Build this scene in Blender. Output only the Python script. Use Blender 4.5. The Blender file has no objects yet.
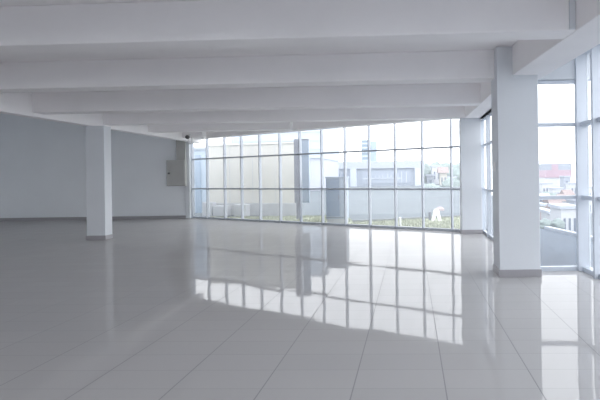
import bpy, bmesh, math, random
from mathutils import Vector, Matrix, noise
random.seed(7)
S = bpy.context.scene
COL = S.collection
PI = math.pi

# ------------------------------------------------------------------ helpers
def mat(name, color, rough=0.6, spec=0.5, metal=0.0, noise_amt=0.0, noise_scale=3.0, bump=0.0, bump_scale=60.0):
    m = bpy.data.materials.new(name); m.use_nodes = True
    nt = m.node_tree; b = nt.nodes['Principled BSDF']
    b.inputs['Base Color'].default_value = (*color, 1)
    b.inputs['Roughness'].default_value = rough
    b.inputs['Specular IOR Level'].default_value = spec
    b.inputs['Metallic'].default_value = metal
    tc = nt.nodes.new('ShaderNodeTexCoord')
    if noise_amt > 0:
        n = nt.nodes.new('ShaderNodeTexNoise'); n.inputs['Scale'].default_value = noise_scale
        n.inputs['Detail'].default_value = 4
        nt.links.new(tc.outputs['Object'], n.inputs['Vector'])
        r = nt.nodes.new('ShaderNodeMapRange')
        r.inputs['From Min'].default_value = .3; r.inputs['From Max'].default_value = .7
        r.inputs['To Min'].default_value = 1 - noise_amt; r.inputs['To Max'].default_value = 1 + noise_amt * .4
        nt.links.new(n.outputs['Fac'], r.inputs['Value'])
        mx = nt.nodes.new('ShaderNodeVectorMath'); mx.operation = 'SCALE'
        mx.inputs[0].default_value = color
        nt.links.new(r.outputs['Result'], mx.inputs['Scale'])
        nt.links.new(mx.outputs['Vector'], b.inputs['Base Color'])
    if bump > 0:
        n2 = nt.nodes.new('ShaderNodeTexNoise'); n2.inputs['Scale'].default_value = bump_scale
        nt.links.new(tc.outputs['Object'], n2.inputs['Vector'])
        bp = nt.nodes.new('ShaderNodeBump'); bp.inputs['Strength'].default_value = bump; bp.inputs['Distance'].default_value = .01
        nt.links.new(n2.outputs['Fac'], bp.inputs['Height']); nt.links.new(bp.outputs['Normal'], b.inputs['Normal'])
    return m

class MB:
    def __init__(self): self.bm = bmesh.new()
    def prism(self, pts, z0, z1):
        """plan polygon extruded from z0 to z1"""
        bm = self.bm
        lo = [bm.verts.new((p[0], p[1], z0)) for p in pts]; hi = [bm.verts.new((p[0], p[1], z1)) for p in pts]
        n = len(pts)
        bm.faces.new(lo[::-1]); bm.faces.new(hi)
        for i in range(n):
            j = (i + 1) % n; bm.faces.new((lo[i], lo[j], hi[j], hi[i]))
        return self
    def box(self, x0, x1, y0, y1, z0, z1):
        return self.prism([(x0, y0), (x1, y0), (x1, y1), (x0, y1)], z0, z1)
    def bar(self, p, q, w, h, up=(0, 0, 1)):
        """straight rectangular bar from p to q, w across, h along up"""
        p = Vector(p); q = Vector(q); d = (q - p).normalized(); u = Vector(up)
        s = d.cross(u)
        if s.length < 1e-5: u = Vector((1, 0, 0)); s = d.cross(u)
        s.normalize(); u = s.cross(d).normalized()
        v = []
        for c in (p, q):
            for a, b in ((-1, -1), (1, -1), (1, 1), (-1, 1)):
                v.append(self.bm.verts.new(c + s * a * w / 2 + u * b * h / 2))
        f = self.bm.faces.new
        f(v[0:4][::-1]); f(v[4:8])
        for i in range(4):
            j = (i + 1) % 4; f((v[i], v[j], v[4 + j], v[4 + i]))
        return self
    def lathe(self, prof, c, axis='z', seg=20):
        """(r, h) profile turned about an axis through c"""
        rings = []
        for r, h in prof:
            ring = []
            for k in range(seg):
                a = 2 * PI * k / seg; x, y = r * math.cos(a), r * math.sin(a)
                v = {'z': (x, y, h), 'x': (h, x, y), 'y': (y, h, x)}[axis]
                ring.append(self.bm.verts.new(Vector(c) + Vector(v)))
            rings.append(ring)
        for a, b in zip(rings, rings[1:]):
            for k in range(seg):
                j = (k + 1) % seg; self.bm.faces.new((a[k], a[j], b[j], b[k]))
        self.bm.faces.new(rings[0][::-1]); self.bm.faces.new(rings[-1])
        return self
    def tube(self, pts, r, seg=8):
        pts = [Vector(p) for p in pts]; rings = []
        for i, p in enumerate(pts):
            d = (pts[min(i + 1, len(pts) - 1)] - pts[max(i - 1, 0)]).normalized()
            a = d.orthogonal().normalized(); b = d.cross(a)
            if rings:
                pa = (rings[-1][0].co - pts[i - 1]); a = (pa - d * pa.dot(d)).normalized(); b = d.cross(a)
            rings.append([self.bm.verts.new(p + a * r * math.cos(2 * PI * k / seg) + b * r * math.sin(2 * PI * k / seg)) for k in range(seg)])
        for a, b in zip(rings, rings[1:]):
            for k in range(seg):
                j = (k + 1) % seg; self.bm.faces.new((a[k], a[j], b[j], b[k]))
        self.bm.faces.new(rings[0][::-1]); self.bm.faces.new(rings[-1])
        return self
    def blob(self, c, r, squash=1.0, sub=3, rough=.3, freq=1.6, seed=0):
        res = bmesh.ops.create_icosphere(self.bm, subdivisions=sub, radius=1)
        for v in res['verts']:
            n = v.co.normalized()
            k = 1 + rough * noise.noise(n * freq + Vector((seed, seed * 1.7, 3))) + rough * .5 * noise.noise(n * freq * 3 + Vector((seed, 5, seed)))
            v.co = Vector(c) + Vector((n.x * r * k, n.y * r * k, n.z * r * k * squash))
        return self
    def build(self, name, m, parent=None, bevel=0.0, smooth=False):
        bm = self.bm
        bmesh.ops.recalc_face_normals(bm, faces=bm.faces)
        if bevel:
            bmesh.ops.bevel(bm, geom=[e for e in bm.edges if len(e.link_faces) == 2 and e.calc_face_angle(0) > .5], offset=bevel, segments=2, affect='EDGES', profile=.5)
        off = Vector((0, 0, 0))
        p = parent
        while p is not None: off += p.location; p = p.parent
        me = bpy.data.meshes.new(name)
        if parent is None:   # a thing of one mesh: origin at the centre of its base
            xs = [v.co.x for v in bm.verts]; ys = [v.co.y for v in bm.verts]; zs = [v.co.z for v in bm.verts]
            base = Vector(((min(xs) + max(xs)) / 2, (min(ys) + max(ys)) / 2, min(zs)))
        else: base = off
        bmesh.ops.translate(bm, verts=bm.verts, vec=-base)
        bm.to_mesh(me); bm.free()
        if smooth:
            for f in me.polygons: f.use_smooth = True
        me.materials.append(m)
        o = bpy.data.objects.new(name, me); COL.objects.link(o)
        if parent is None: o.location = base
        else: o.parent = parent
        return o

def tag(o, label=None, cat=None, group=None, kind=None):
    if label: o['label'] = label
    if cat: o['category'] = cat
    if group: o['group'] = group
    if kind: o['kind'] = kind
    return o
def thing(name, loc, label, cat, group=None, kind=None):
    o = bpy.data.objects.new(name, None); COL.objects.link(o); o.location = loc; o.empty_display_size = .2
    return tag(o, label, cat, group, kind)
def struct(o, label, cat): return tag(o, label, cat, None, 'structure')

# ------------------------------------------------------------------ camera
CH = 1.386
cam = bpy.data.cameras.new('camera'); co = bpy.data.objects.new('camera', cam); COL.objects.link(co)
co.location = (0, 0, CH); co.rotation_euler = (PI / 2, 0.0145, 0)
cam.sensor_width = 36; cam.lens = 477 / 600 * 36; cam.shift_x = -111 / 600; cam.shift_y = -24 / 600
cam.clip_end = 2000
S.camera = co

# ------------------------------------------------------------------ materials
M = {}
M['paint'] = mat('white paint with daylight tint', (.70, .727, .76), .55, .3, noise_amt=.03, noise_scale=1.5, bump=.08, bump_scale=40)  # blue cast of the window daylight is put into this white
M['ceiling'] = mat('white plaster with warm bounce tint', (.95, .93, .935), .7, .2, noise_amt=.04, noise_scale=1.2, bump=.1, bump_scale=30)  # warm bounce off the floor is put into this white
M['wall'] = mat('pale grey blue wall paint', (.88, .91, .94), .6, .3, noise_amt=.03, noise_scale=.8, bump=.06)
M['skirt'] = mat('grey skirting tile', (.36, .35, .37), .3, .5)
M['alu'] = mat('grey anodised aluminium', (.50, .53, .58), .42, .5, .35)
M['alulit'] = mat('daylit grey aluminium', (.60, .64, .70), .42, .5, .2)  # paler copy of alu: stronger daylight on the right frames put into the colour
M['panelgrey'] = mat('grey enamelled steel', (.47, .47, .455), .45, .4, noise_amt=.04)
M['dark'] = mat('dark plastic', (.09, .09, .095), .4)
M['white'] = mat('white plastic', (.8, .8, .8), .4)

def floor_mat():
    m = bpy.data.materials.new('polished porcelain tiles'); m.use_nodes = True
    nt = m.node_tree; N = nt.nodes; L = nt.links; b = N['Principled BSDF']
    geo = N.new('ShaderNodeNewGeometry'); sep = N.new('ShaderNodeSeparateXYZ'); L.new(geo.outputs['Position'], sep.inputs[0])
    def math_(op, a, b_=None, c=None):
        n = N.new('ShaderNodeMath'); n.operation = op
        for i, v in enumerate((a, b_, c)):
            if v is None: continue
            if isinstance(v, (int, float)): n.inputs[i].default_value = v
            else: L.new(v, n.inputs[i])
        return n.outputs[0]
    PX, PY = .604, .302
    u = math_('DIVIDE', math_('SUBTRACT', sep.outputs['X'], .205), PX)
    ysk = math_('ADD', sep.outputs['Y'], math_('MULTIPLY', sep.outputs['X'], .03))
    v = math_('DIVIDE', math_('SUBTRACT', ysk, .09), PY)
    def line(t, half):     # 1 on the joint
        fr = math_('FRACT', t)
        d = math_('MINIMUM', fr, math_('SUBTRACT', 1.0, fr))
        return math_('LESS_THAN', d, half)
    gx = line(u, .0042 / PX); gy = line(v, .0022 / PY)
    # each tile lies a hair out of level
    cell = N.new('ShaderNodeCombineXYZ'); L.new(math_('FLOOR', u), cell.inputs[0]); L.new(math_('FLOOR', v), cell.inputs[1])
    wn = N.new('ShaderNodeTexWhiteNoise'); wn.noise_dimensions = '2D'; L.new(cell.outputs[0], wn.inputs['Vector'])
    ns = N.new('ShaderNodeTexNoise'); ns.inputs['Scale'].default_value = 1.7; ns.inputs['Detail'].default_value = 1
    L.new(geo.outputs['Position'], ns.inputs['Vector'])
    def vm(op, a, b_=None, s=None):
        n = N.new('ShaderNodeVectorMath'); n.operation = op
        for i, x in enumerate((a, b_)):
            if x is None: continue
            if isinstance(x, tuple): n.inputs[i].default_value = x
            else: L.new(x, n.inputs[i])
        if s is not None: n.inputs['Scale'].default_value = s
        return n.outputs[0]
    t1 = vm('SCALE', vm('SUBTRACT', wn.outputs['Color'], (.5, .5, .5)), s=.0045)
    t2 = vm('SCALE', vm('SUBTRACT', ns.outputs['Color'], (.5, .5, .5)), s=.006)
    nrm = vm('NORMALIZE', vm('ADD', vm('ADD', t1, t2), (0, 0, 1)))
    big = N.new('ShaderNodeTexNoise'); big.inputs['Scale'].default_value = .9; big.inputs['Detail'].default_value = 3
    L.new(geo.outputs['Position'], big.inputs['Vector'])
    tone = math_('MULTIPLY_ADD', wn.outputs['Value'], .03, math_('MULTIPLY_ADD', big.outputs['Fac'], .06, .955))
    base = N.new('ShaderNodeVectorMath'); base.operation = 'SCALE'; base.inputs[0].default_value = FLOOR_COLOR; L.new(tone, base.inputs['Scale'])
    g = math_('MAXIMUM', math_('MULTIPLY', gx, .72), math_('MULTIPLY', gy, .26))
    mix = N.new('ShaderNodeMix'); mix.data_type = 'RGBA'
    L.new(g, mix.inputs['Factor']); L.new(base.outputs[0], mix.inputs['A']); mix.inputs['B'].default_value = (.12, .12, .125, 1)
    # matt body under a polished face whose sheen grows towards grazing
    df = N.new('ShaderNodeBsdfDiffuse'); L.new(mix.outputs['Result'], df.inputs['Color'])
    gs = N.new('ShaderNodeBsdfGlossy'); L.new(nrm, gs.inputs['Normal']); L.new(math_('MULTIPLY_ADD', g, .4, FLOOR_ROUGH), gs.inputs['Roughness'])
    dt = N.new('ShaderNodeVectorMath'); dt.operation = 'DOT_PRODUCT'; L.new(geo.outputs['Normal'], dt.inputs[0]); L.new(geo.outputs['Incoming'], dt.inputs[1])
    fr = math_('MULTIPLY_ADD', math_('POWER', math_('SUBTRACT', 1.0, math_('ABSOLUTE', dt.outputs['Value'])), 5.0), .37, .11)
    ms = N.new('ShaderNodeMixShader'); L.new(fr, ms.inputs[0]); L.new(df.outputs[0], ms.inputs[1]); L.new(gs.outputs[0], ms.inputs[2])
    out = [n for n in N if n.type == 'OUTPUT_MATERIAL'][0]; L.new(ms.outputs[0], out.inputs['Surface']); N.remove(b)
    return m
FLOOR_COLOR = (.525, .517, .516); FLOOR_ROUGH = .035
M['floor'] = floor_mat()

def glass_mat():
    m = bpy.data.materials.new('window glass with haze film'); m.use_nodes = True
    nt = m.node_tree; N = nt.nodes; L = nt.links
    for n in list(N):
        if n.type != 'OUTPUT_MATERIAL': N.remove(n)
    out = [n for n in N if n.type == 'OUTPUT_MATERIAL'][0]
    tr = N.new('ShaderNodeBsdfTransparent'); tr.inputs['Color'].default_value = (.975, .978, .98, 1)
    gl = N.new('ShaderNodeBsdfGlossy'); gl.inputs['Roughness'].default_value = .01
    geo = N.new('ShaderNodeNewGeometry'); dt = N.new('ShaderNodeVectorMath'); dt.operation = 'DOT_PRODUCT'
    L.new(geo.outputs['Normal'], dt.inputs[0]); L.new(geo.outputs['Incoming'], dt.inputs[1])
    def mt(op, *v):
        n = N.new('ShaderNodeMath'); n.operation = op
        for i, x in enumerate(v):
            if isinstance(x, (int, float)): n.inputs[i].default_value = x
            else: L.new(x, n.inputs[i])
        return n.outputs[0]
    fres = mt('MULTIPLY_ADD', mt('POWER', mt('SUBTRACT', 1.0, mt('ABSOLUTE', dt.outputs['Value'])), 5.0), .6, .025)
    mx = N.new('ShaderNodeMixShader'); L.new(fres, mx.inputs[0]); L.new(tr.outputs[0], mx.inputs[1]); L.new(gl.outputs[0], mx.inputs[2])
    veil = N.new('ShaderNodeBsdfTranslucent'); veil.inputs['Color'].default_value = (.88, .92, 1, 1)  # pale translucent share stands in for the haze outside
    m2 = N.new('ShaderNodeMixShader'); m2.inputs[0].default_value = .085
    L.new(mx.outputs[0], m2.inputs[1]); L.new(veil.outputs[0], m2.inputs[2]); L.new(m2.outputs[0], out.inputs['Surface'])
    return m
M['glass'] = glass_mat()

# ------------------------------------------------------------------ world: bright overcast sky
w = bpy.data.worlds.new('sky'); S.world = w; w.use_nodes = True
nt = w.node_tree; bg = nt.nodes['Background']
tc = nt.nodes.new('ShaderNodeTexCoord'); sp = nt.nodes.new('ShaderNodeSeparateXYZ'); nt.links.new(tc.outputs['Generated'], sp.inputs[0])
rp = nt.nodes.new('ShaderNodeValToRGB'); nt.links.new(sp.outputs['Z'], rp.inputs[0])
rp.color_ramp.elements[0].position = 0; rp.color_ramp.elements[0].color = (.965, .978, 1, 1)
rp.color_ramp.elements[1].position = .6; rp.color_ramp.elements[1].color = (.93, .96, 1, 1)
nt.links.new(rp.outputs[0], bg.inputs['Color']); bg.inputs['Strength'].default_value = 3.4

# ------------------------------------------------------------------ shell: plan
TALL = 4.3; HEAD = 2.72; SLAB = 3.13; SOFFIT = 2.73
def wy(x): return 11.64 - .59 * (x - 1.2) + .002 * (x - 1.2) * (x + 7.5)
RAY = [191.6, 206.5, 223.9, 240.8, 259.1, 279.3, 299.5, 321.3, 344.4, 368.7, 394.7, 422, 451, 460.5]
BACK = []
for px in RAY:
    k = ((px - 411) * math.cos(.0145) - 13 * math.sin(.0145)) / 477
    d = 13.0
    for _ in range(200): d = wy(k * d)
    BACK.append((k * d, d))
XE = BACK[0][0]                     # left end of the back glazing
WALLY = 16.95                       # back wall
def right_in(y): return (1.98 - .091 * y) if y < 6.6 else 1.38 - .022 * (y - 6.6)
def right_out(y): return (2.36 - .075 * y) if y < 6.75 else 1.80
NEARX = lambda y: 2.46 + .07 * (6.78 - y)    # near side glazing line
YB = -5.0                           # wall behind
XL = -15.5

# floor, ceiling, walls
f = MB().prism([(XL, YB), (NEARX(YB) + .1, YB), (2.50, 6.84), (1.80, 6.84), (1.80, 11.6), (1.2, 11.72)] + [(p[0], p[1] + .06) for p in BACK[-2::-1]] + [(XE - .1, WALLY + .1), (XL, WALLY + .1)], -.25, 0)
struct(f.build('floor', M['floor']), 'polished pale grey tiled floor mirroring the windows', 'floor')
c = MB().prism([(-7.6, YB), (NEARX(YB) + .25, YB), (2.75, 7.05), (1.95, 7.05), (1.95, 11.7), (1.2, 12.0)] + [(p[0], p[1] + .3) for p in BACK[-2::-1]] + [(-7.6, WALLY + .3)], SLAB, SLAB + .22)
struct(c.build('ceiling', M['ceiling']), 'white painted concrete ceiling slab above the beams', 'ceiling')
struct(MB().box(XL, XE - .02, WALLY, WALLY + .2, 0, TALL).build('wall_back', M['wall']), 'shaded grey blue wall behind the slim column', 'wall')
struct(MB().box(XL, XE - .17, WALLY - .018, WALLY, 0, .1).build('baseboard_back', M['skirt']), 'grey tile skirting along the shaded wall', 'skirting')
struct(MB().box(XL - .2, XL, YB - .2, WALLY + .2, 0, TALL).build('wall_left', M['wall']), 'grey blue side wall of the far bay', 'wall')
struct(MB().box(XL, NEARX(YB) + .2, YB - .2, YB, 0, .5).build('wall_front', M['paint']), 'low white sill wall behind the viewer', 'wall')
struct(MB().box(XE - .165, XE - .015, BACK[0][1] - .12, WALLY, 0, SLAB).build('trim_1', M['paint'], bevel=.008), 'white jamb pier where the shaded wall meets the windows', 'jamb')

# cross beams, skewed a little against the tiles
def cross_beam(yback, x0, x1, label, wdt=.3):
    x0 = max(x0, -7.55)
    yy = lambda x: yback - .043 * x
    o = MB().prism([(x0, yy(x0) - wdt), (x1, yy(x1) - wdt), (x1, yy(x1)), (x0, yy(x0))], SOFFIT + .006, SLAB).build('beam', M['ceiling'], bevel=.012)
    return struct(o, label, 'beam')
cross_beam(.55, XL, 2.0, 'white concrete beam above the viewer')
cross_beam(2.68, XL, 1.8, 'white concrete beam nearer the viewer than the first one seen')
cross_beam(4.86, XL, 1.62, 'nearest white ceiling beam, running along the top of the view')
cross_beam(7.0, XL, 1.42, 'white ceiling beam meeting the thick front column')
cross_beam(9.35, XL, 1.40, 'white ceiling beam just behind the thick front column')
cross_beam(11.5, XL, 1.36, 'white ceiling beam landing on the slim far corner column')
cross_beam(13.45, XL, -3.35, 'short white ceiling beam running into the window header')
cross_beam(15.5, XL, -6.75, 'last white ceiling beam before the shaded wall')

# edge beams
ys = [-5, -3, 0, 3, 4.5, 6.6]
pts = [(right_in(y), y) for y in ys] + [(1.28, 11.25)] + [(1.74, 11.45), (1.78, 6.9), (right_out(6.7), 6.7)] + [(right_out(y), y) for y in ys[-2::-1]]
struct(MB().prism(pts, SOFFIT, SLAB).build('beam', M['ceiling'], bevel=.012), 'white edge beam over the thick front column and the side windows', 'beam')
struct(MB().box(-7.64, -7.42, YB, WALLY, 2.665, TALL).build('beam', M['ceiling'], bevel=.012), 'white edge beam over the slim shaded column', 'beam')
# header beam along the back glazing
inn = []; outp = []; GL = []
for i, p in enumerate(BACK):
    q0 = BACK[max(i - 1, 0)]; q1 = BACK[min(i + 1, len(BACK) - 1)]
    d = Vector((q1[0] - q0[0], q1[1] - q0[1])).normalized(); n = Vector((d.y, -d.x))
    if n.y > 0: n = -n
    inn.append((p[0] + n.x * .36, p[1] + n.y * .36)); outp.append((p[0] + n.x * .03, p[1] + n.y * .03)); GL.append((p[0] - n.x * .075, p[1] - n.y * .075))
struct(MB().prism(inn + outp[::-1], 2.765, SLAB).build('beam', M['ceiling'], bevel=.01), 'white header beam along the top of the long window wall', 'beam')
struct(MB().box(1.70, 2.62, 6.80, 7.0, HEAD + .01, SLAB).build('wall_right', M['paint']), 'white wall above the narrow window beside the thick column', 'wall')
struct(MB().prism([(1.64, 7.02), (1.84, 7.02), (1.84, 11.5), (1.64, 11.5)], HEAD + .01, SLAB - .0).build('trim_2', M['paint']), 'white strip above the far side windows', 'trim')

struct(MB().box(XL - .2, -7.45, YB - .2, WALLY + .2, TALL, TALL + .2).build('ceiling', M['ceiling']), 'higher ceiling of the shaded far bay', 'ceiling')
struct(MB().box(XL, -7.45, YB - .2, YB, SLAB, TALL).build('wall_front', M['paint']), 'white wall above the windows behind the viewer', 'wall')
struct(MB().box(1.51, 1.568, 4.475, 4.60, SOFFIT + .014, SLAB).build('trim_3', M['paint'], bevel=.004), 'narrow strip where the nearest beam meets the edge beam', 'trim')
# columns
def column(x0, x1, y0, y1, label, h=SOFFIT):
    t = thing('column', ((x0 + x1) / 2, (y0 + y1) / 2, 0), label, 'column', kind='structure')
    MB().box(x0, x1, y0, y1, 0, h).build('shaft', M['paint'], t, bevel=.008)
    e = .012; b = MB()
    b.prism([(x0 - e, y0 - e), (x1 + e, y0 - e), (x1 + e, y1 + e), (x0 - e, y1 + e)], 0, .1)
    b.build('baseboard', M['skirt'], t, bevel=.003)
    return t
column(1.18, 1.735, 6.45, 6.93, 'thick white square column with grey skirting nearest the viewer', SLAB - .01)
column(1.185, 1.665, 11.22, 11.62, 'white corner column at the end of the long window wall')
column(-7.60, -7.165, 11.15, 11.42, 'slim white column standing alone in the shaded left part', 2.665)

# ------------------------------------------------------------------ glazing
def glazing(name, label, pts, levels, inward, top, mul_w=.042, mul_d=.14, rail_h=.042, skip_ends=(False, False), base=0.0, m='alu'):
    """pts along the glass line; every mullion, rail and pane is a part"""
    t = thing(name, (pts[0][0], pts[0][1], 0), label, 'window', kind='structure')
    n_ = len(pts); dirs = []
    for i in range(n_):
        a = pts[max(i - 1, 0)]; b = pts[min(i + 1, n_ - 1)]
        dirs.append(Vector((b[0] - a[0], b[1] - a[1])).normalized())
    def nor(d):
        n = Vector((d.y, -d.x))
        return n if n.dot(Vector(inward)) > 0 else -n
    for i, p in enumerate(pts):
        if (i == 0 and skip_ends[0]) or (i == n_ - 1 and skip_ends[1]): continue
        d = dirs[i]; n = nor(d); P = Vector(p)
        q = [P - d * mul_w / 2 - n * .03, P + d * mul_w / 2 - n * .03, P + d * mul_w / 2 + n * mul_d, P - d * mul_w / 2 + n * mul_d]
        MB().prism([(v.x, v.y) for v in q], base, top).build('mullion', M[m], t, bevel=.003)
    zs = [base] + levels + [top]
    rails = [('sill_rail', base, base + .06)] + [('transom', z - rail_h / 2, z + rail_h / 2) for z in levels] + [('head_rail', top - .04, top)]
    for nm, z0, z1 in rails:
        A = [Vector(p) + nor(d) * (mul_d * .62) for p, d in zip(pts, dirs)]; B = [Vector(p) - nor(d) * .02 for p, d in zip(pts, dirs)]
        MB().prism([(v.x, v.y) for v in A + B[::-1]], z0, z1).build(nm, M[m], t)
    for i in range(n_ - 1):
        a, b = Vector(pts[i]), Vector(pts[i + 1]); d = (b - a).normalized(); n = nor(d)
        a2, b2 = a + d * mul_w * .5, b - d * mul_w * .5
        for z0, z1 in zip(zs, zs[1:]):
            q = [a2 - n * .004, b2 - n * .004, b2 + n * .004, a2 + n * .004]
            MB().prism([(v.x, v.y) for v in q], z0 + .02, z1 - .02).build('glass_pane', M['glass'], t)
    return t
LV = [1.047, 2.09]
glazing('window_1', 'long wall of grey framed windows facing the street', GL, LV, (0, -1), SLAB - .02, mul_w=.028, mul_d=.075, skip_ends=(False, True))
glazing('window_2', 'side windows between the two right hand columns', [(1.75, 6.98 + k * (11.5 - 6.98) / 5) for k in range(6)], LV, (-1, 0), HEAD, mul_d=.07, m='alulit')
glazing('window_3', 'narrow three pane window just beside the thick column', [(1.775, 6.86), (2.40, 6.86)], LV, (0, -1), HEAD, mul_w=.05, mul_d=.08, rail_h=.05, m='alulit')
yy = [6.80, 6.30, 5.5, 4.7, 3.9, 3.1, 2.3, 1.5, .7, -.1, -.9, -1.7, -2.5, -3.3, -4.1, -4.8]
glazing('window_4', 'tall side windows receding from the corner towards the viewer', [(NEARX(y) + .05, y) for y in yy], LV, (-1, 0), SLAB - .005, mul_w=.05, mul_d=.15, rail_h=.055, m='alulit')

nf = 19
glazing('window_5', 'long row of windows behind the viewer', [(XL + .3 + k * (NEARX(YB) - XL - .3) / nf, YB - .1) for k in range(nf + 1)], [1.3, 2.09], (0, 1), SLAB - .005, base=.5)

# ------------------------------------------------------------------ things inside
t = thing('electrical_panel', (-8.0, 16.84, 1.1), 'grey metal electrical cabinet hung on the shaded wall by the windows', 'electrical panel')
MB().box(-8.56, -7.90, 16.70, 16.94, 1.16, 2.06).build('body', M['panelgrey'], t, bevel=.01)
door = MB().box(-8.54, -7.93, 16.675, 16.70, 1.18, 2.04).build('door', M['panelgrey'], t, bevel=.006)
MB().lathe([(.03, 0), (.034, -.01), (.03, -.03), (.012, -.034)], (-8.46, 16.675, 1.6), 'y', 16).build('handle', M['dark'], door)
for z in (1.28, 1.88): MB().lathe([(.012, -.05), (.012, .05)], (-7.915, 16.69, z), 'z', 10).build('hinge', M['panelgrey'], t)
MB().box(-8.24, -7.92, 16.76, 16.94, 2.06, 2.95).build('cable_cover', M['panelgrey'], t, bevel=.006)

t = thing('security_camera', (-7.21, 15.44, 2.51), 'small dark dome fitting with a pale loop at the window corner', 'camera')
MB().box(-7.30, -7.14, 15.475, 15.51, 2.74, 2.86).build('bracket', M['white'], t, bevel=.006)
MB().lathe([(.03, 0), (.055, -.01), (.065, -.05), (.058, -.09), (.03, -.115)], (-7.21, 15.475, 2.75), 'y', 18).build('dome', M['dark'], t, smooth=True)
MB().tube([(-7.20, 15.46, 2.74), (-7.20, 15.46, 2.58), (-7.17, 15.46, 2.54), (-7.11, 15.46, 2.54), (-7.08, 15.46, 2.58), (-7.08, 15.46, 2.75)], .02).build('loop', M['white'], t)

t = thing('light_switch', (1.18, 6.7, 1.45), 'small pale switch plate on the shaded side of the thick column', 'switch')
MB().box(1.168, 1.18, 6.64, 6.74, 1.44, 1.56).build('plate', M['white'], t, bevel=.003)
MB().box(1.163, 1.168, 6.67, 6.71, 1.475, 1.525).build('rocker', M['white'], t, bevel=.001)

# ------------------------------------------------------------------ outside; distance haze is mixed into the pale colours of far things
M['asphalt'] = mat('pale asphalt', (.115, .135, .15), .9, .2, noise_amt=.12, noise_scale=.6)
M['lowland'] = mat('dry hazy land', (.34, .35, .33), .95, .1, noise_amt=.25, noise_scale=.12)
M['pave'] = mat('blue grey paving', (.08, .105, .14), .8, .3, noise_amt=.25, noise_scale=1.3)
M['grass'] = mat('pale dry grass', (.37, .39, .28), .9, .1, noise_amt=.2, noise_scale=2)
M['kerb'] = mat('grey kerb stone', (.16, .17, .18), .8, .2)
M['beige'] = mat('cream render', (.65, .63, .575), .85, .2, noise_amt=.05, noise_scale=.9)
M['plinth'] = mat('off white plinth', (.53,.54,.56), .8, .2, noise_amt=.12, noise_scale=3)
M['paleblue'] = mat('pale blue cladding', (.46, .54, .63), .6, .4)
M['paleblue2'] = mat('pale lavender render', (.45, .47, .54), .7, .3)
M['blueglass'] = mat('blue grey glass', (.30, .38, .48), .2, .5)
M['cabinet'] = mat('blue grey cabinet paint', (.17, .24, .34), .5, .4)
M['cabpale'] = mat('pale blue cabinet paint', (.33, .40, .48), .5, .4)
M['postdark'] = mat('dark grey painted steel', (.13, .135, .17), .5, .4)
M['signface'] = mat('grey blue sign face', (.22, .28, .36), .4, .4)
M['greywall'] = mat('pale grey facade', (.33, .37, .44), .7, .3)
M['greyband'] = mat('lighter grey cornice', (.43, .46, .52), .7, .3)
M['lettering'] = mat('pale sign strokes', (.52, .56, .63), .5, .3)
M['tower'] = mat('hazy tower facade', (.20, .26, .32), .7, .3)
M['red'] = mat('hazy red cladding', (.44, .32, .37), .6, .3)
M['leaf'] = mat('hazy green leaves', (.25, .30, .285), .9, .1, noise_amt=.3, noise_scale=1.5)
M['trunk'] = mat('brown bark', (.2, .16, .13), .9, .1)
M['tile'] = mat('hazy brown roof', (.30, .245, .235), .9, .1)
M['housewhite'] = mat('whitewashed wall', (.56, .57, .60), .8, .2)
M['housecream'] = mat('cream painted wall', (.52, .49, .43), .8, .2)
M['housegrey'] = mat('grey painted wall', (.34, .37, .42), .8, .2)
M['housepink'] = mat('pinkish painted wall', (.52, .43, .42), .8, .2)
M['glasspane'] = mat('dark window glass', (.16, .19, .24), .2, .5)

# terrain: level lot, falling away to a lower town on the right
def edge_x(y): return 3.9 - .16 * (y - 9) if y < 13 else 3.26 + .12 * (y - 13)
def hgt(x, y):
    e = edge_x(max(y, 5)) if y > 5 else 4.6
    d = x - e
    if d <= 0: return -.03
    return -.03 - 4.4 * min(d / 1.4, 1) - .028 * max(y - 30, 0)
bm = MB()
gx = [-150, -100, -60, -40, -25, -15, -8, -4, 0, 2] + [2.5 + .5 * i for i in range(14)] + [10 + 2 * i for i in range(16)] + [45, 60, 90, 150]
gy = [-60, -30, -15, -8, -4, 0, 3, 5] + [6 + i for i in range(16)] + [24, 28, 32, 38, 45, 55, 70, 90, 120, 160, 240]
grid = [[bm.bm.verts.new((x, y, hgt(x, y) - .26 * (0 if (y > 17.5 or x > 3 or x < -17 or y < -9) else 1))) for x in gx] for y in gy]
for i in range(len(gy) - 1):
    for j in range(len(gx) - 1):
        bm.bm.faces.new((grid[i][j], grid[i][j + 1], grid[i + 1][j + 1], grid[i + 1][j]))
struct(bm.build('ground', M['asphalt']), 'pale grey ground of the lot outside, sloping to the town', 'ground')

def inset(pts, k): return [(p[0], p[1] + k) for p in pts]
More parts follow.
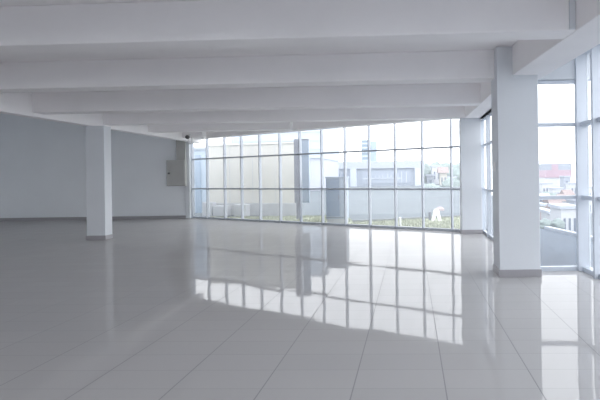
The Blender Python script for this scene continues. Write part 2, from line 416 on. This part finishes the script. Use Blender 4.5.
# grass verge along the windows
lawn = [(p[0] + .05, p[1] + .16) for p in BACK[:-1]] + [(1.7, 12.3), (2.1, 16.4), (.6, 15.8), (-1.8, 15.0), (-2.4, 17.35), (-7.4, 17.6)]
MB_l = MB().prism(lawn, -.3, -.035)
struct(MB_l.build('lawn', M['grass']), 'strip of soil and pale turf outside the long windows', 'lawn')
def inside(x, y, poly):
    r = False
    for i in range(len(poly)):
        (x1, y1), (x2, y2) = poly[i], poly[i - 1]
        if (y1 > y) != (y2 > y) and x < (x2 - x1) * (y - y1) / (y2 - y1) + x1: r = not r
    return r
STAND = [(-2.62, -1.9, 14.36, 14.82), (-3.98, -3.46, 16.18, 16.44), (.6, .95, 14.8, 15.25), (.52, .64, 15.18, 15.32), (-.37, -.29, 13.56, 13.64)]
g = MB(); k = 0
while k < 9000:
    x = random.uniform(-8, 2.2); y = random.uniform(12, 17.7)
    if not inside(x, y, lawn) or any(a0 - .06 < x < a1 + .06 and b0 - .06 < y < b1 + .06 for a0, a1, b0, b1 in STAND): continue
    k += 1
    a = random.uniform(0, 2 * PI); h = random.uniform(.03, .08); dx, dy = .012 * math.cos(a), .012 * math.sin(a); lx, ly = random.uniform(-.03, .03), random.uniform(-.03, .03)
    v = [g.bm.verts.new((x - dx, y - dy, -.04)), g.bm.verts.new((x + dx, y + dy, -.04)), g.bm.verts.new((x + lx, y + ly, h - .03))]
    g.bm.faces.new(v)
bmg = g.build('grass', M['grass']); tag(bmg, 'short pale grass growing outside the long windows', 'grass', kind='stuff')
# kerb at the back of the verge
kp = [(-1.85, 14.92), (-.8, 15.2), (.6, 15.86), (1.0, 15.95), (2.1, 16.4)]
kb = MB().prism(kp + [(x - .03, y + .14) for x, y in kp[::-1]], -.3, .03)
struct(kb.build('kerb', M['kerb']), 'dark kerb edging the grass outside the windows', 'kerb')
# terrace at the right
tp = [(1.9, 7.0), (2.7, 6.9), (2.75, 4), (4.7, 4), (4.35, 7), (3.95, 9), (3.68, 10.6), (3.38, 12.2), (3.2, 12.6), (1.95, 12.6)]
struct(MB().prism(tp, -.3, -.02).build('pavement', M['pave']), 'blue grey paved terrace outside the narrow window', 'pavement')
ep = [(4.35, 7), (3.95, 9), (3.68, 10.6), (3.38, 12.2)]
struct(MB().prism(ep + [(x + .14, y + .02) for x, y in ep[::-1]], -.3, .05).build('kerb', M['greyband']), 'pale kerb along the outer edge of the paved terrace', 'kerb')

# cream boundary wall on an off white plinth
t = thing('boundary_wall', (-5.8, 18.1, -.03), 'long cream rendered wall on an off white plinth beyond the grass', 'wall')
A, B = (-8.02, 18.75), (-4.30, 17.75)
dv = Vector((B[0] - A[0], B[1] - A[1])).normalized(); nv = Vector((dv.y, -dv.x))
def along(a, b, s0, s1, o0, o1):
    L_ = (Vector(b) - Vector(a)).length
    P = Vector(a)
    q = [P + dv * s0 + nv * o0, P + dv * s1 + nv * o0, P + dv * s1 + nv * o1, P + dv * s0 + nv * o1]
    return [(v.x, v.y) for v in q]
LW = (Vector(B) - Vector(A)).length
MB().prism(along(A, B, 0, LW, 0, -.2), .44, 2.66).build('panel', M['beige'], t, bevel=.01)
MB().prism(along(A, B, -.04, LW + .04, .05, -.25), -.05, .44).build('plinth', M['plinth'], t, bevel=.01)
MB().prism(along(A, B, -.04, LW + .04, .04, -.24), 2.66, 2.72).build('coping', M['beige'], t, bevel=.01)
for s in (LW * .27, LW * .53, LW * .78):
    MB().prism(along(A, B, s - .012, s + .012, .006, -.01), .46, 2.66).build('joint', M['plinth'], t)
# stacked blocks in front of the plinth
for i, (s, l, h, lab) in enumerate(((.15, .42, .50, 'tallest white block in front of the cream wall'), (.62, .62, .36, 'long low white block in front of the cream wall'), (1.55, .5, .42, 'single white block set apart before the cream wall'))):
    p = along(A, B, s, s + l, .5, .2)
    tag(MB().prism(p, -.04, h).build('concrete_block', M['housewhite'], bevel=.02), lab, 'block')

# dark sign post with a hung grey blue panel
t = thing('sign_post', (-3.85, 16.3, -.03), 'dark post with a tall grey blue sign panel before the cream wall', 'sign')
MB().box(-3.93, -3.83, 16.28, 16.38, -.2, .56).build('pole', M['postdark'], t, bevel=.005)
MB().box(-3.97, -3.80, 16.2, 16.42, .53, 2.66).build('case', M['postdark'], t, bevel=.01)
MB().box(-3.795, -3.47, 16.24, 16.34, .53, 2.66).build('sign_panel', M['signface'], t, bevel=.01)
MB().box(-3.97, -3.47, 16.22, 16.40, 2.66, 2.70).build('cap', M['postdark'], t, bevel=.006)

# utility cabinet
t = thing('utility_cabinet', (-2.3, 14.5, 0), 'blue grey utility cabinet standing just outside the long windows', 'cabinet')
MB().box(-2.58, -1.94, 14.42, 14.78, .12, 1.36).build('body', M['cabpale'], t, bevel=.01)
d1 = MB().box(-2.565, -2.17, 14.40, 14.42, .2, 1.34).build('door', M['cabinet'], t, bevel=.004)
d2 = MB().box(-2.16, -1.955, 14.40, 14.42, .2, 1.34).build('door', M['cabpale'], t, bevel=.004)
MB().box(-2.20, -2.18, 14.385, 14.40, .7, .86).build('handle', M['postdark'], d1)
MB().box(-2.60, -1.92, 14.40, 14.80, 1.36, 1.40).build('roof', M['cabpale'], t, bevel=.008)
MB().box(-2.56, -1.96, 14.44, 14.76, -.05, .12).build('plinth', M['plinth'], t, bevel=.006)
MB().bar((-2.6, 14.39, .17), (-1.92, 14.39, .17), .015, .02).build('rail', M['postdark'], t)

# white A-shaped board, dark box, white post, pink planter
t = thing('folding_board', (.75, 15.0, 0), 'white rounded A-frame board standing on the grass', 'board')
def leaf_board(y0, y1, tilt):
    m = MB(); prof = []
    W_, H_ = .15, .36
    for a in [(-.15, 0), (-.05, 0), (-.02, .17), (.02, .17), (.05, 0), (.15, 0)]: prof.append(a)
    for k in range(9):
        a = PI * k / 8; prof.append((.105 * math.cos(a) + 0, .27 + .09 * math.sin(a)))
    lo = [m.bm.verts.new((.78 + x, y0 + (H_ - z) * tilt, z - .03)) for x, z in prof]; hi = [m.bm.verts.new((.78 + x, y1 + (H_ - z) * tilt, z - .03)) for x, z in prof]
    n = len(prof); m.bm.faces.new(lo[::-1]); m.bm.faces.new(hi)
    for i in range(n): m.bm.faces.new((lo[i], lo[(i + 1) % n], hi[(i + 1) % n], hi[i]))
    return m
leaf_board(15.0, 15.02, -.35).build('front_leaf', M['white'], t)
leaf_board(15.03, 15.05, .35).build('rear_leaf', M['white'], t)
MB().tube([(.70, 15.025, .33), (.86, 15.025, .33)], .012).build('hinge', M['white'], t)
tag(MB().box(.54, .62, 15.2, 15.3, -.04, .24).build('meter_box', M['postdark'], bevel=.01), 'small dark box beside the white A-frame board', 'box')
tag(MB().lathe([(.035, -.04), (.035, .2), (.025, .22)], (-.33, 13.6, 0), 'z', 12).build('marker_post', M['white']), 'short white marker post on the grass by the windows', 'post')
t = thing('planter', (1.1, 19.5, 0), 'low pale pink planter on the grey lot behind the A-frame board', 'planter')
MB().prism([(.98, 19.2), (1.32, 19.2), (1.3, 19.5), (1.0, 19.5)], -.04, .07).build('tub', M['housepink'], t, bevel=.02)
MB().blob((1.15, 19.35, .08), .11, .4, 2, .3).build('plant', M['red'], t, smooth=True)

# ---- buildings
def windows_on(parent, x0, x1, z0, z1, nx, nz, y, fx=.55, fz=.55, m='glasspane', depth=.06):
    dx = (x1 - x0) / nx; dz = (z1 - z0) / nz
    for i in range(nx):
        for j in range(nz):
            cx = x0 + dx * (i + .5); cz = z0 + dz * (j + .5)
            MB().box(cx - dx * fx / 2, cx + dx * fx / 2, y - depth, y + .02, cz - dz * fz / 2, cz + dz * fz / 2).build('window', M[m], parent)

# pale blue building behind the cream wall
t = thing('office_building', (-15, 50, 0), 'large pale blue office block rising behind the cream wall', 'building')
MB().box(-18.6, -9.4, 50, 62, 0, 3.4).build('ground_floor', M['paleblue2'], t)
MB().box(-18.7, -9.3, 49.8, 62, 3.4, 8.6).build('upper_floor', M['paleblue'], t)
MB().box(-18.9, -9.1, 49.6, 62.2, 8.6, 8.9).build('roof', M['greyband'], t)
for z in (4.3, 5.2, 6.1, 7.0, 7.9): MB().box(-18.7, -9.3, 49.74, 49.82, z, z + .1).build('cladding_band', M['paleblue2'], t)
windows_on(t, -18, -10, .6, 3.0, 5, 1, 50, .35, .6, 'paleblue')

# narrow building seen through the end pane
t = thing('annex_building', (-9.2, 20, 0), 'narrow pale blue annex seen through the end pane by the shaded wall', 'building')
MB().box(-10.4, -8.55, 20, 26, -.05, 2.62).build('wall', M['paleblue'], t)
MB().box(-10.5, -8.50, 19.9, 26.1, 2.62, 2.72).build('roof', M['greyband'], t)
MB().box(-9.02, -8.80, 19.96, 20.02, -.03, 2.4).build('downpipe_panel', M['blueglass'], t)
w_ = MB().box(-9.42, -9.10, 19.95, 20.02, 1.25, 2.05).build('window', M['housewhite'], t)
MB().box(-9.43, -9.09, 19.94, 19.96, 2.12, 2.16).build('lintel', M['postdark'], t)

# long low grey building with cornice, piers and pale sign
t = thing('shop_building', (-4, 70, 0), 'long low grey building with pale cornice across the lot', 'building')
MB().box(-12.5, 1.7, 70, 84, -.1, 2.55).build('wall', M['greywall'], t)
MB().box(-12.8, 2.0, 69.6, 84.2, 2.55, 3.62).build('cornice', M['greyband'], t, bevel=.04)
for x in (-8.4, 1.0): MB().box(x - .45, x + .45, 69.5, 70.1, -.1, 2.55).build('pier', M['lettering'], t, bevel=.03)
sg = MB().box(-7.2, -.1, 69.85, 70.02, .35, 2.2).build('sign_board', M['greywall'], t)
random.seed(4)
for i in range(9):
    x = -5.2 + i * .55 + random.uniform(-.1, .1); h = random.uniform(.5, 1.1) if i < 6 else random.uniform(1.1, 1.7)
    MB().box(x, x + .1, 69.78, 69.86, 1.25 - h / 2, 1.25 + h / 2).build('pale_strip', M['lettering'], sg)
MB().box(-7.0, -1.4, 69.78, 69.86, 1.02, 1.16).build('pale_strip', M['lettering'], sg)
for x, h in ((-3.9, .5), (-.9, .35), (-.3, .28)): MB().box(x, x + .5, 72, 73, 3.6, 3.6 + h).build('roof_unit', M['greyband'], t)
windows_on(t, -12.2, -9.2, .4, 2.2, 3, 1, 70, .6, .7, 'tower')

# distant tower
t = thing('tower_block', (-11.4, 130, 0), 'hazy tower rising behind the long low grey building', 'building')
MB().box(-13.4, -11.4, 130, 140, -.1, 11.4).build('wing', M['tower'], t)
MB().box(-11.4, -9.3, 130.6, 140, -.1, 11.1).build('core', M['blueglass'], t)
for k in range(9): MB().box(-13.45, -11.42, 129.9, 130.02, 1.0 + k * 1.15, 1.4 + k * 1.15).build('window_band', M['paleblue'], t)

def house(x, y, w_, d_, h, m, label, roof='flat', z=None, nx=2, nz=1, roofm='tile', cat='house'):
    z = hgt(x, y) if z is None else z
    t = thing('house', (x, y, z), label, cat, 'houses of the hazy town')
    MB().box(x - w_ / 2, x + w_ / 2, y, y + d_, z - 1.2, z + h).build('wall', M[m], t)
    if roof == 'flat':
        MB().box(x - w_ / 2 - .15, x + w_ / 2 + .15, y - .15, y + d_ + .15, z + h, z + h + .25).build('roof', M['greyband'], t)
    else:
        r = MB(); b = r.bm
        v = [b.verts.new(p) for p in ((x - w_ / 2 - .3, y - .3, z + h), (x + w_ / 2 + .3, y - .3, z + h), (x + w_ / 2 + .3, y + d_ + .3, z + h), (x - w_ / 2 - .3, y + d_ + .3, z + h), (x - w_ / 2 - .3, y + d_ / 2, z + h + d_ * .3), (x + w_ / 2 + .3, y + d_ / 2, z + h + d_ * .3))]
        for q in ((0, 1, 2, 3), (0, 1, 5, 4), (2, 3, 4, 5), (0, 4, 3), (1, 2, 5)): b.faces.new([v[i] for i in q])
        r.build('roof', M[roofm], t)
    windows_on(t, x - w_ * .45, x + w_ * .45, z + h * .15, z + h * .95, nx, nz, y, .4, .5, depth=.05)
    return t
def P(px, py, d):   # a place seen through the windows: metres from where it shows
    dx, dy = px - 411, py - 176
    a = dx * math.cos(.0145) - dy * math.sin(.0145); b = dx * math.sin(.0145) + dy * math.cos(.0145)
    return a / 477 * d, CH - b / 477 * d
def house_at(px0, px1, ptop, d, h, *args, **kw):
    x0, zt = P(px0, ptop, d); x1, _ = P(px1, ptop, d)
    kw.setdefault('z', zt - h)
    return house((x0 + x1) / 2, d, x1 - x0, kw.pop('dp', 3), h, *args, **kw)
# right of the long low building
house_at(432, 441, 167, 80, 3.2, 'housewhite', 'white house beside the end of the long low grey building')
house_at(440, 447, 173, 70, 2.6, 'housecream', 'cream cottage lower than the white house beside the grey building', 'gable')
house_at(446, 456, 178, 75, 2.4, 'housewhite', 'small white hut near the far corner column', nx=1)
house_at(427, 434, 176, 76, 2.4, 'housegrey', 'grey shed between the long building and the white house', nx=1)
# town seen in the narrow window
t = thing('warehouse', (40, 130, -6), 'big warehouse with a grey top and hazy red middle in the town', 'building')
x0, zt = P(545.5, 163.5, 130); x1, _ = P(571, 163.5, 130); _, zr0 = P(558, 170, 130); _, zr1 = P(558, 177.5, 130)
MB().box(x0, x1, 130, 150, -9, zr1).build('wall', M['housewhite'], t)
MB().box(x0 - .1, x1 + .1, 129.8, 150, zr1, zr0).build('red_band', M['red'], t)
MB().box(x0 - .1, x1 + .1, 129.8, 150, zr0, zt).build('upper_wall', M['housegrey'], t)
MB().box(x0 + 1.6, x0 + 3.4, 129.7, 129.9, zr1, zt - .3).build('red_panel', M['red'], t)
house_at(564, 570, 177, 110, 8, 'housegrey', 'slim grey tower house in front of the red banded warehouse', nx=1, nz=3)
house_at(542, 552, 184, 100, 6, 'housewhite', 'white flat roofed house under the left end of the warehouse', nx=3, nz=2)
house_at(553, 563, 189, 95, 5, 'housewhite', 'wide white house with two rows of windows below the warehouse', nx=3, nz=2)
house_at(570, 581, 184, 105, 6, 'housewhite', 'white block beside the slim grey tower house', nx=3, nz=2)
house_at(541, 550, 200, 70, 3.0, 'housegrey', 'grey roofed house lower on the slope', 'gable', roofm='greyband')
house_at(551, 560, 203, 62, 2.6, 'housecream', 'cream house with a hazy brown gable roof on the slope', 'gable')
house_at(562, 573, 201, 66, 2.8, 'housewhite', 'white house with a hazy brown gable roof on the slope', 'gable')
house_at(543, 549, 212, 48, 2.4, 'housepink', 'pinkish flat hut nearest the terrace edge', nx=1)
house_at(550, 556, 214, 44, 2.2, 'housewhite', 'tiny white cube house beside the pinkish hut', nx=1)
house_at(561, 578, 209, 38, 3.0, 'housewhite', 'broad bright white building just below the terrace', nx=3)
house_at(584, 592, 188, 90, 6, 'housewhite', 'white house seen past the corner frame', nx=2, nz=2)
house_at(585, 590, 178, 115, 8, 'housepink', 'tall pinkish house seen past the corner frame', nx=1, nz=3)

house_at(541.5, 546, 206, 55, 2.4, 'housecream', 'narrow cream house between the grey gabled house and the pinkish hut', nx=1)
house_at(547, 553, 207, 56, 2.2, 'housegrey', 'grey flat house under the grey gabled house', nx=2)
house_at(556, 561, 212, 47.5, 2.0, 'housegrey', 'small grey house right of the tiny white cube house', 'gable', nx=1, roofm='tile')
house_at(566, 573, 195, 85, 4, 'housepink', 'pinkish house with hazy brown gable behind the white gabled house', 'gable')
house_at(556, 562, 197, 82, 4, 'housecream', 'cream two storey house in the middle of the slope', nx=2, nz=2)
house_at(548, 554, 195, 88, 4, 'housewhite', 'white two storey house with blank flat roof left of the cream one', nx=2, nz=2)
house_at(574, 579, 201, 60, 3, 'housegrey', 'grey house at the right end of the slope by the window frame', nx=1)

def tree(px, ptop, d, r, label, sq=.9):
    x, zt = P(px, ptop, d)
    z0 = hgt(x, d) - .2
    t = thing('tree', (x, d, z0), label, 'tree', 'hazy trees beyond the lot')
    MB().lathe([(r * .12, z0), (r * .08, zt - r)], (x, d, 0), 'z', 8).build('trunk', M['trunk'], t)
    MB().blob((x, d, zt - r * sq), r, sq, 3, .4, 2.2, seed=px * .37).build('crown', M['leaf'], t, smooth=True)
tree(424, 163, 92, 2.2, 'round tree at the corner of the long low grey building')
tree(436, 164, 100, 3.0, 'broad tree behind the white house by the grey building')
tree(446, 163, 112, 2.6, 'tall tree behind the cream cottage')
tree(455, 164, 90, 2.6, 'tree behind the small white hut')
tree(451, 178, 60, 1.3, 'small tree before the white hut')
tree(429, 184, 58, 1.2, 'low tree in front of the grey shed')
tree(548, 192, 80, 2.0, 'rounded tree between the white houses below the warehouse')
tree(567, 195, 75, 1.8, 'tree above the white gabled house on the slope')
tree(555, 209, 54, .8, 'small bush like tree beside the tiny white cube house')
tree(545, 219, 37, .55, 'small round bush tree at the terrace edge below the pinkish hut')
tree(558, 219, 36, .5, 'small round bush tree by the broad bright white building')
tree(330, 164, 100, 3.2, 'tree behind the utility cabinet and the long low building')

# ------------------------------------------------------------------ render settings the place needs
S.view_settings.view_transform = 'Standard'; S.view_settings.look = 'None'
S.view_settings.gamma = 1; S.view_settings.use_curve_mapping = False
S.view_settings.exposure = 0.11
cy = S.cycles
cy.max_bounces = 14; cy.diffuse_bounces = 10; cy.glossy_bounces = 6; cy.transparent_max_bounces = 24; cy.transmission_bounces = 8
cy.use_denoising = True
